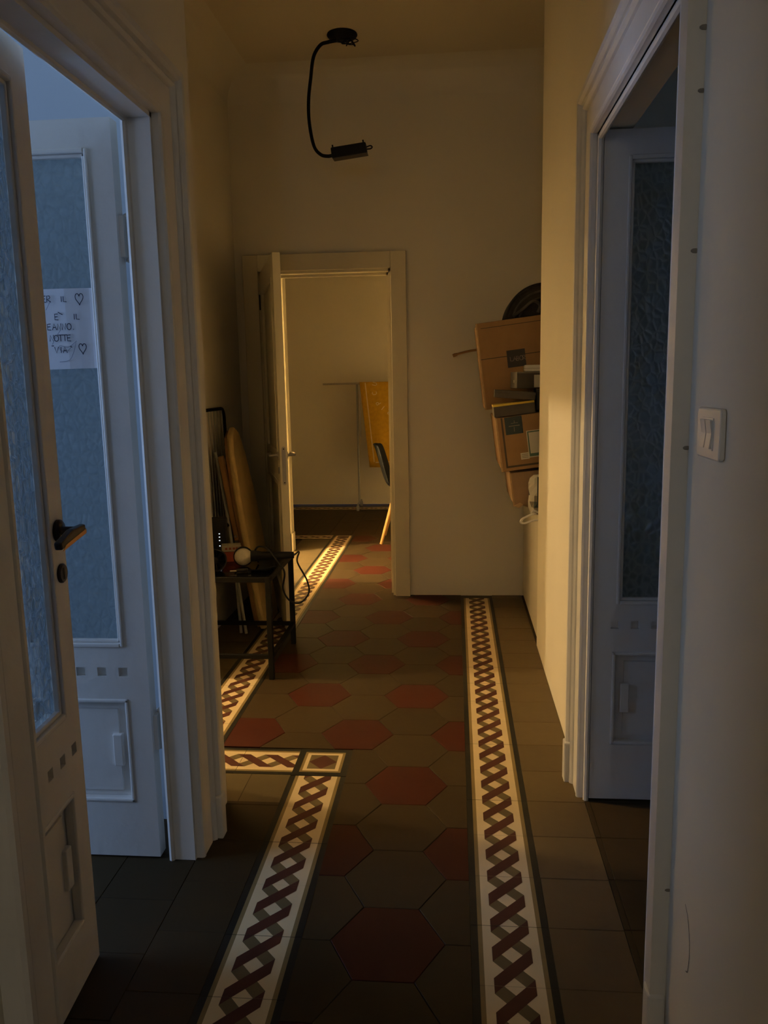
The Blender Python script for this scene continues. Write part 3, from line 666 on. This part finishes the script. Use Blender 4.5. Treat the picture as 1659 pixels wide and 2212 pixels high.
# microphone
m = thing('microphone', 'handheld microphone with silver mesh head lying on the glass table', 'microphone', (-.985, 3.60, TT))
ax = Vector((.97, .22, -.02)).normalized(); c0 = Vector((-.986, 3.60, TT+.0475))
b = MB(); b.lathe([(.0, -.041)] + [(.041*math.sin(a*math.pi/12), -.041*math.cos(a*math.pi/12)) for a in range(1, 10)] + [(.024, .036)], c0, ax, 24); b.build('mesh_head', 'mesh_silver', m, smooth=True)
MB().lathe([(.040, -.007), (.046, -.007), (.046, .007), (.040, .007), (.040, -.007)], c0, (.25, -1, .05), 28).build('grille_ring', 'black_metal', m, smooth=True)
b = MB(); b.lathe([(.0, .030), (.027, .034), (.026, .060), (.0205, .085), (.018, .18), (.016, .235), (.0, .238)], c0, ax, 18); b.build('handle', 'black_plastic', m, smooth=True)
e = c0 + ax*.236
b = MB(); b.tube(smoothpath([e, e+Vector((.02, .02, .01)), (-.735, 3.62, .50), (-.690, 3.60, .42), (-.680, 3.59, .36), (-.72, 3.58, .315), (-.77, 3.58, .325), (-.800, 3.585, .38), (-.79, 3.585, .46), (-.83, 3.60, .515), (-.87, 3.62, .56), (-.92, 3.63, .57), (-.945, 3.64, .53), (-.93, 3.66, TT+.006)], 8), .0042, 8)
b.build('cable', 'black_plastic', m, smooth=True)
b = MB(); b.lathe([(.0, 0), (.008, 0), (.009, .05), (.0, .052)], (-.985, 3.47, TT+.010), (.95, .3, 0), 10); pj = b.build('jack_plug', 'black_plastic', m, smooth=True)
MB().lathe([(.0, -.03), (.0035, -.028), (.0035, 0), (.0, 0)], (-.985, 3.47, TT+.010), (.95, .3, 0), 8).build('plug_tip', 'steel', pj, smooth=True)
b = MB(); b.tube(smoothpath([(-.936, 3.486, TT+.010), (-.90, 3.50, TT+.006), (-.86, 3.53, TT+.006), (-.83, 3.58, TT+.006)], 6), .003, 8); b.build('jack_cable', 'black_plastic', m, smooth=True)
# small fan wheel
f = thing('table_fan', 'small round black fan standing on the glass table', 'fan', (-1.085, 3.50, TT))
cf = Vector((-1.088, 3.50, TT+.052)); A = Vector((.28, -1, .12)).normalized()
MB().lathe([(.046, -.016), (.051, -.016), (.051, .016), (.046, .016), (.046, -.016)], cf, A, 28).build('rim', 'black_plastic', f, smooth=True)
MB().lathe([(.0, -.012), (.013, -.012), (.013, .012), (.0, .012)], cf, A, 14).build('hub', 'black_plastic', f, smooth=True)
Uf = A.cross(Vector((0, 0, 1))).normalized(); Vf = A.cross(Uf)
for i in range(9):
    q = 2*math.pi*i/9; d = Uf*math.cos(q)+Vf*math.sin(q); s = Uf*-math.sin(q)+Vf*math.cos(q); p0 = cf+d*.012; p1 = cf+d*.047
    b = MB(); b.add([p0-A*.008, p0+A*.008+s*.004, p1+A*.008+s*.016, p1-A*.008-s*.002, p0-A*.008+s*.002, p0+A*.008+s*.006, p1+A*.008+s*.018, p1-A*.008], [(0, 1, 2, 3), (4, 7, 6, 5), (0, 3, 7, 4), (1, 5, 6, 2), (3, 2, 6, 7), (0, 4, 5, 1)])
    b.build('blade', 'black_metal', f)
# red and white packet
p = thing('small_packet', 'small red and white carton behind the microphone', 'carton', (-1.07, 3.72, TT))
R = Matrix.Translation((-1.075, 3.72, TT)) @ Matrix.Rotation(.28, 4, 'Z')
MB().box(-.045, .045, -.03, .03, 0, .050).xf(R).build('body', 'red_card', p, bevel=.002)
MB().box(-.0455, .0455, -.0305, .0305, .050, .080).xf(R).build('lid', 'label_ink', p, bevel=.002)
b = MB()
for x in (-.03, -.012, .006, .02): b.box(x, x+.011, -.0312, -.0304, .060, .070)
b.xf(R).build('printed_mark', 'red_card', p)
# router with four lights
r = thing('router', 'dark upright router with four small white lights on the side table', 'router', (-1.16, 3.78, TT))
MB().box(-1.225, -1.115, 3.78, 3.815, TT, TT+.20).build('body', 'black_plastic', r, bevel=.008)
for i, z in enumerate((.100, .116, .133, .160)):
    MB().box(-1.152, -1.146, 3.7785, 3.780, TT+.20-z+.02-.002, TT+.20-z+.02+.002).build('indicator_light', 'led', r)

# ------------------------------------------------------------------ folded drying rack, ironing board
t = thing('drying_rack', 'folded grey wire laundry rack leaning on the left wall', 'laundry rack', (-1.26, 4.0, 0))
def rr(y0, y1, z0, z1, r, xf_):
    pts = []
    for cy_, cz_, a in ((y1-r, z1-r, 0), (y0+r, z1-r, 90), (y0+r, z0+r, 180), (y1-r, z0+r, 270)):
        pts += [(xf_(z_), y_, z_) for y_, z_ in arc(cy_, cz_, r, a, a+90, 5)]
    return pts
xr_ = lambda z: -1.282 + .02*(1.2-z)
MB().tube(rr(3.94, 4.42, .30, 1.192, .05, xr_), .009, 8, closed=True).build('frame', 'black_metal', t, smooth=True)
for i in range(9):
    y = 3.985 + .049*i; MB().tube([(xr_(.31), y, .31), (xr_(1.185), y, 1.185)], .0022, 6).build('wire', 'grey_tube', t)
MB().tube([(-1.262, 4.16, .97), (-1.20, 4.12, .62), (-1.165, 4.08, .40), (-1.14, 4.05, .013)], .008, 8).build('leg_tube', 'grey_tube', t, smooth=True)
MB().tube([(-1.262, 4.20, .93), (-1.218, 4.17, .62), (-1.208, 4.16, .56), (-1.150, 4.07, .30), (-1.11, 4.04, .013)], .008, 8).build('leg_tube', 'grey_tube', t, smooth=True)
MB().tube([(-1.196, 4.10, .585), (-1.214, 4.125, .60), (-1.224, 4.165, .615)], .007, 8).build('hinge_bar', 'black_metal', t, smooth=True)
t = thing('ironing_board', 'wooden ironing board with mustard padded cover standing on end', 'ironing board', (-1.09, 4.25, 0))
R = Matrix.Translation((-1.050, 4.26, .012)) @ Matrix.Rotation(math.radians(-8.6), 4, 'Y')      # local z up the board, x = normal
out = [(-.17, .10), (-.155, 0), (.155, 0), (.17, .10), (.16, .70), (.12, .95), (.07, 1.06), (.0, 1.095), (-.07, 1.06), (-.12, .95), (-.16, .70)]
MB().prism(out, 'x', 0, .034).xf(R).build('padded_cover', 'ironing_cover', t, bevel=.012, smooth=True)
MB().prism([(a*.94, b_*.97+.015) for a, b_ in out], 'x', -.014, 0).xf(R).build('board', 'wood', t)
for y in (-.150, .06):
    MB().box(-.046, -.018, y, y+.035, .50, .955).xf(R).build('leg_slat', 'wood', t, bevel=.006)
    MB().box(-.040, -.020, y+.04, y+.07, .02, .54).xf(R).build('leg_slat', 'wood', t, bevel=.006)
MB().tube([R @ Vector((-.032, -.16, .525)), R @ Vector((-.032, .14, .525))], .006, 8).build('pivot_rod', 'steel', t)

# ------------------------------------------------------------------ cabinet and boxes in the right recess
t = thing('storage_cabinet', 'low pale cabinet in the right recess under the boxes', 'cabinet', (.6, 4.4, 0))
MB().box(.428, .79, 3.945, 4.86, .003, .635).build('body', 'cabinet_white', t)
for y0, y1 in ((3.962, 4.405), (4.41, 4.855)): MB().box(.412, .428, y0, y1, .02, .632).build('door', 'cabinet_white', t, bevel=.002)
MB().box(.408, .795, 3.94, 4.862, .635, .655).build('top', 'cabinet_white', t, bevel=.002)
def tilted(x, z, y0, deg): return Matrix.Translation((x, y0, z)) @ Matrix.Rotation(math.radians(-deg), 4, 'Y')
def carton(name, label, x, z, y0, deg, w, d, h, m='cardboard', flap=None):
    t = thing(name, label, 'box', (x, y0, z)); R = tilted(x, z, y0, deg)
    MB().box(0, w, 0, d, 0, h).xf(R).build('body', m, t, bevel=.003)
    MB().box(-.004, .004, -.004, .004, .0, h).xf(R).build('corner_edge', 'cardboard_edge', t)
    return t, R
c3, R3 = carton('cardboard_box', 'crushed pinkish cardboard box at the bottom of the recess stack', .300, .682, 4.10, 7, .40, .55, .170, 'cardboard_pale')
MB().prism([(.315, .690), (.42, .655), (.68, .655), (.69, .731)], 'y', 4.14, 4.60).build('flap', 'cardboard_pale', c3)
MB().prism([(.300, .684), (.325, .672), (.345, .690), (.33, .700)], 'y', 4.095, 4.30).build('torn_corner', 'cardboard_edge', c3)
c2, R2 = carton('cardboard_box', 'middle cardboard box with dark tape and stickers in the recess stack', .240, .860, 4.08, 7.2, .46, .62, .272)
b = MB(); y_ = -.0008
b.box(.022, .031, y_, 0, .022, .270); b.box(.022, .455, y_, 0, .016, .026); b.xf(R2).build('tape', 'tape_dark', c2)
lb = MB().box(.040, .126, -.0012, 0, .182, .270).xf(R2).build('sticker', 'label_teal', c2)
b = MB(); b.box(.058, .112, -.0018, -.001, .222, .2255); b.box(.070, .105, -.0018, -.001, .236, .238); b.box(.082, .085, -.0018, -.001, .195, .218); b.box(.086, .0885, -.0018, -.001, .238, .250); b.xf(R2).build('printed_mark', 'label_ink', lb)
lb = MB().box(.140, .225, -.0010, 0, .055, .190).xf(R2).build('sticker', 'label_white', c2)
b = MB(); b.box(.144, .221, -.0016, -.0009, .060, .186); b.xf(R2).build('green_border', 'label_green', lb)
MB().box(.150, .217, -.0022, -.0015, .075, .180).xf(R2).build('paper_field', 'label_white', lb)
lb = MB().box(.100, .142, -.0014, 0, .050, .083).xf(R2).build('sticker', 'label_white', c2)
b = MB()
for z in (.057, .065, .073): b.box(.105, .137, -.0019, -.0013, z, z+.003)
b.xf(R2).build('printed_mark', 'label_ink', lb)
c1, R1 = carton('cardboard_box', 'tall topmost cardboard box leaning out of the right recess', .163, 1.165, 4.27, 6.6, .50, .42, .445)
b = MB(); b.box(.0, .50, -.0012, -.0002, .258, .262); b.box(.02, .50, -.0012, -.0002, .415, .418); b.xf(R1).build('fold_line', 'tape_dark', c1)
lb = MB().box(.138, .232, -.0014, 0, .200, .288).xf(R1).build('sticker', 'box_dark', c1)
b = MB(); Mq = R1.to_3x3()
write(b, 'LABOR', R1 @ Vector((.152, -.0016, .232)), Mq @ Vector((1, 0, 0)), Mq @ Vector((0, 0, 1)), .022, .0024, Mq @ Vector((0, -1, 0)), 1.0); b.build('lettering', 'label_ink', lb)
# small boxes standing in front, on the middle box
ztop = lambda x: .860 + .272*math.cos(math.radians(7.2)) + (x-.2059)*math.tan(math.radians(7.2))
g = thing('flat_box', 'flat dark box with yellow rim at the bottom of the small box pile', 'box', (.3, 4.1, 1.15))
R = tilted(.199, ztop(.199)+.005, 4.085, 6.2)
MB().box(0, .205, 0, .16, 0, .052).xf(R).build('body', 'box_slate', g, bevel=.002); MB().box(-.001, .204, -.001, .16, .052, .062).xf(R).build('rim', 'yellow_card', g)
g = thing('flat_box', 'dark flat box lying askew on top of the yellow-rimmed box', 'box', (.3, 4.1, 1.22))
R = tilted(.198, 1.2345, 4.10, -5.0) @ Matrix.Rotation(-.03, 4, 'Z')
MB().box(0, .203, 0, .15, 0, .037).xf(R).build('body', 'box_slate', g, bevel=.002); MB().box(-.001, .204, -.001, .151, .022, .038).xf(R).build('lid', 'box_slate', g, bevel=.002)
g = thing('product_box', 'dark box standing behind the flat boxes at the wall corner', 'box', (.43, 4.15, 1.2))
MB().box(.408, .50, 4.12, 4.25, ztop(.5)+.001, 1.270).build('body', 'box_dark', g, bevel=.002); MB().box(.407, .501, 4.119, 4.251, 1.255, 1.2715).build('lid', 'box_dark', g, bevel=.002)
g = thing('product_box', 'grey box with white label on the flat dark boxes', 'box', (.38, 4.18, 1.272))
R = Matrix.Translation((.312, 4.115, 1.2760)) @ Matrix.Rotation(math.radians(14), 4, 'Z')
MB().box(0, .17, 0, .105, 0, .080).xf(R).build('body', 'box_slate', g, bevel=.002); MB().box(-.0008, 0, .002, .103, .002, .078).xf(R).build('side_face', 'box_grey', g); MB().box(-.001, .171, -.001, .106, .074, .082).xf(R).build('lid', 'box_grey', g, bevel=.002)
MB().box(.088, .150, -.0008, 0, .004, .066).xf(R).build('label_sticker', 'label_white', g); MB().box(-.0014, -.0006, .045, .054, .028, .042).xf(R).build('logo_mark', 'label_white', g)
g = thing('small_box', 'small white rounded box lying on the grey box', 'box', (.41, 4.17, 1.355))
MB().prism([(.352+.13*u, 1.3585+.033*v) for u, v in [(.0, .12), (.03, 0), (.97, 0), (1, .12), (1, .88), (.97, 1), (.03, 1), (0, .88)]], 'y', 4.15, 4.23).build('body', 'white_plastic', g, bevel=.004)
MB().box(.3515, .4825, 4.1495, 4.2305, 1.3735, 1.3750).build('seam', 'box_grey', g)
# plastic bag package and its white cord
g = thing('plastic_pack', 'clear printed plastic pack beside the cardboard at the wall corner', 'package', (.41, 4.03, .655))
b = MB(); random.seed(3); vs = []; fs = []; prof = [(.655, .030), (.69, .042), (.72, .045), (.75, .046), (.785, .050), (.81, .046), (.835, .036), (.852, .022)]
for z, r in prof:
    for j in range(12):
        q = 2*math.pi*j/12; vs.append((.414+math.cos(q)*(r+random.uniform(-.006, .006))*1.05, 4.03+math.sin(q)*(r*.9+random.uniform(-.006, .006)), z))
for i in range(len(prof)-1):
    for j in range(12): fs.append((i*12+j, i*12+(j+1) % 12, (i+1)*12+(j+1) % 12, (i+1)*12+j))
fs += [tuple(range(12))[::-1], tuple(range(84, 96))]
b.add(vs, fs); random.seed(11)
for i in range(len(fs)): b.m[i] = random.choice([0, 0, 0, 1, 2])
b.build('bag', ['label_white', 'label_teal', 'label_ink'], g)
MB().box(.405, .45, 3.978, 3.985, .70, .845).build('dark_panel', 'label_teal', g)
g = thing('white_cord', 'white cord looped over the pale cabinet edge', 'cable', (.39, 3.99, .66))
b = MB(); b.tube(smoothpath([(.46, 3.975, .672), (.42, 3.965, .668), (.385, 3.96, .682), (.375, 3.955, .665), (.395, 3.95, .668), (.365, 3.94, .662), (.33, 3.935, .645), (.322, 3.935, .628), (.338, 3.935, .622), (.37, 3.935, .633), (.405, 3.932, .640), (.44, 3.932, .638)], 7), .0050, 8)
b.build('cord', 'white_plastic', g, smooth=True)
# round black bag on top
g = thing('round_bag', 'rounded black bag with ribbed rim on top of the boxes', 'bag', (.44, 4.45, 1.63))
cb = (.36, .400); b = MB(); a0 = 13.6
b.prism(arc(cb[0], cb[1], .203, a0, 180-a0, 28), 'y', .13, .33); b.xf(R1).build('body', 'black_cloth', g, bevel=.015, smooth=True)
for yy in (.14, .23, .32):
    MB().tube([(x, yy, z) for x, z in arc(cb[0], cb[1], .207, a0+1, 179-a0, 40)], .009, 8).xf(R1).build('ribbed_rim', 'black_cloth', g, smooth=True)
for r in (.172, .138):
    MB().tube([(x, .127, z) for x, z in arc(cb[0], cb[1], r, 24, 156, 24)], .006, 6).xf(R1).build('piping', 'grey_cloth', g, smooth=True)
MB().tube(smoothpath([(.20, .124, .462), (.25, .12, .49), (.31, .115, .525), (.345, .115, .50), (.33, .12, .465)], 6), .009, 8).xf(R1).build('strap', 'grey_cloth', g, smooth=True)
# rod sticking out behind the boxes
g = thing('wooden_rod', 'thin dark rod sticking out to the left behind the top box', 'rod', (.3, 4.74, 1.5))
b = MB(); b.tube(smoothpath([(-.005, 4.74, 1.462), (.02, 4.74, 1.470), (.07, 4.74, 1.482), (.14, 4.74, 1.492), (.40, 4.74, 1.515), (.78, 4.74, 1.545)], 5), .0065, 8); b.build('shaft', 'wood', g, smooth=True)
MB().tube([(-.009, 4.74, 1.4605), (.004, 4.74, 1.465), (.016, 4.74, 1.4685)], [.0095, .0105, .008], 10).build('tip', 'wood', g, smooth=True)

# ------------------------------------------------------------------ far room: clothes stand, towel, chair
t = thing('clothes_stand', 'thin metal clothes airer stand against the far room wall', 'airer', (-.99, 8.28, 0))
for x in (-.995, -.25):
    MB().tube([(x, 8.28, .07), (x, 8.28, 1.30)], .011, 8).build('pole', 'grey_tube', t, smooth=True)
    MB().tube([(x, 8.12, .07), (x, 8.28, .075), (x, 8.44, .07)], .010, 8).build('foot_bar', 'grey_tube', t, smooth=True)
    for y in (8.12, 8.44): MB().lathe([(.0, -.012), (.028, -.012), (.030, 0), (.028, .012), (.0, .012)], (x, y, .0325), 'x', 14).build('wheel', 'grey_tube', t, smooth=True)
for y in (8.18, 8.28, 8.38): MB().tube([(-1.33 if y < 8.2 else -1.0, y, 1.298), (-.2, y, 1.302)], .010, 8).build('rail', 'steel', t, smooth=True)
MB().tube([(-.97, 8.28, .75), (-.97, 8.28, 1.29)], .008, 8).build('inner_pole', 'white_plastic', t, smooth=True)
t = thing('towel', 'mustard gold beach towel with pale letters hanging on the airer', 'towel', (-.7, 8.17, 1.31))
b = MB(); nx, nz = 24, 10; vs = []; fs = []
for j in range(nz+1):
    for i in range(nx+1):
        u = i/nx; v = j/nz; x0 = -.955 + .085*v; x = x0 + (-.30-x0)*u; vs.append((x, 8.165 + .012*math.sin(u*17+v*1.5)*(.2+v), 1.313-.865*v+.012*u*v))
for j in range(nz):
    for i in range(nx): fs.append((j*(nx+1)+i, j*(nx+1)+i+1, (j+1)*(nx+1)+i+1, (j+1)*(nx+1)+i))
b.add(vs, fs); o = b.build('cloth', 'towel_gold', t, smooth=True); o.modifiers.new('thickness', 'SOLIDIFY').thickness = .006
b = MB(); b.ribbon([(-.895+.085*v*.9, 8.140, 1.305-.80*v) for v in [i/10 for i in range(11)]], .010, (0, -1, 0)); b.ribbon([(-.805, 8.140, .50), (-.50, 8.140, .515)], .010, (0, -1, 0)); b.build('pale_stripe', 'towel_pale', t)
b = MB(); ctr = Vector((-.56, 8.138, 1.235))
for ch, a in (('R', 246), ('I', 229), ('P', 212), ('C', 188), ('U', 166)):
    q = math.radians(a); d = Vector((math.cos(q), 0, math.sin(q))); upv = d*-1 if False else d; ux = Vector((d.z, 0, -d.x))
    o_ = ctr + d*.222 - ux*.018
    write(b, ch, o_, ux, upv, .046, .008, (0, -1, 0))
b.build('lettering', 'towel_pale', t)['kind'] = 'stuff'
# shell chair
cxx, cyy = -.36, 6.62
t = thing('shell_chair', 'black shell chair with wooden legs in the far room', 'chair', (cxx, cyy, 0))
sec = [(-.315, .805, .12), (-.305, .800, .15), (-.285, .74, .185), (-.255, .62, .20), (-.225, .52, .205), (-.195, .465, .20), (-.14, .435, .20), (-.02, .43, .205), (.12, .44, .20), (.20, .45, .18), (.225, .435, .15)]
b = MB(); nj = 12; vs = []; fs = []
for x, z, hw in sec:
    for j in range(nj+1):
        s = -1+2*j/nj; vs.append((cxx+x+.045*s*s*(1 if z > .5 else .2), cyy+hw*s, z+.05*s*s*(1 if z < .5 else .1)))
for i in range(len(sec)-1):
    for j in range(nj): fs.append((i*(nj+1)+j, i*(nj+1)+j+1, (i+1)*(nj+1)+j+1, (i+1)*(nj+1)+j))
b.add(vs, fs); o = b.build('shell', 'shell_black', t, smooth=True); o.modifiers.new('thickness', 'SOLIDIFY').thickness = .014; sd = o.modifiers.new('smooth', 'SUBSURF'); sd.levels = 1; sd.render_levels = 1
MB().box(cxx-.15, cxx+.15, cyy-.14, cyy+.14, .400, .425).build('seat_base', 'black_metal', t, bevel=.005)
for sx in (-1, 1):
    for sy in (-1, 1):
        MB().tube([(cxx+sx*.13, cyy+sy*.10, .415), (cxx+sx*.245, cyy+sy*.19, .003)], [.019, .012], 10).build('leg', 'wood_light', t, smooth=True)
for o in bpy.data.objects:
    if '_w' in o: del o['_w']
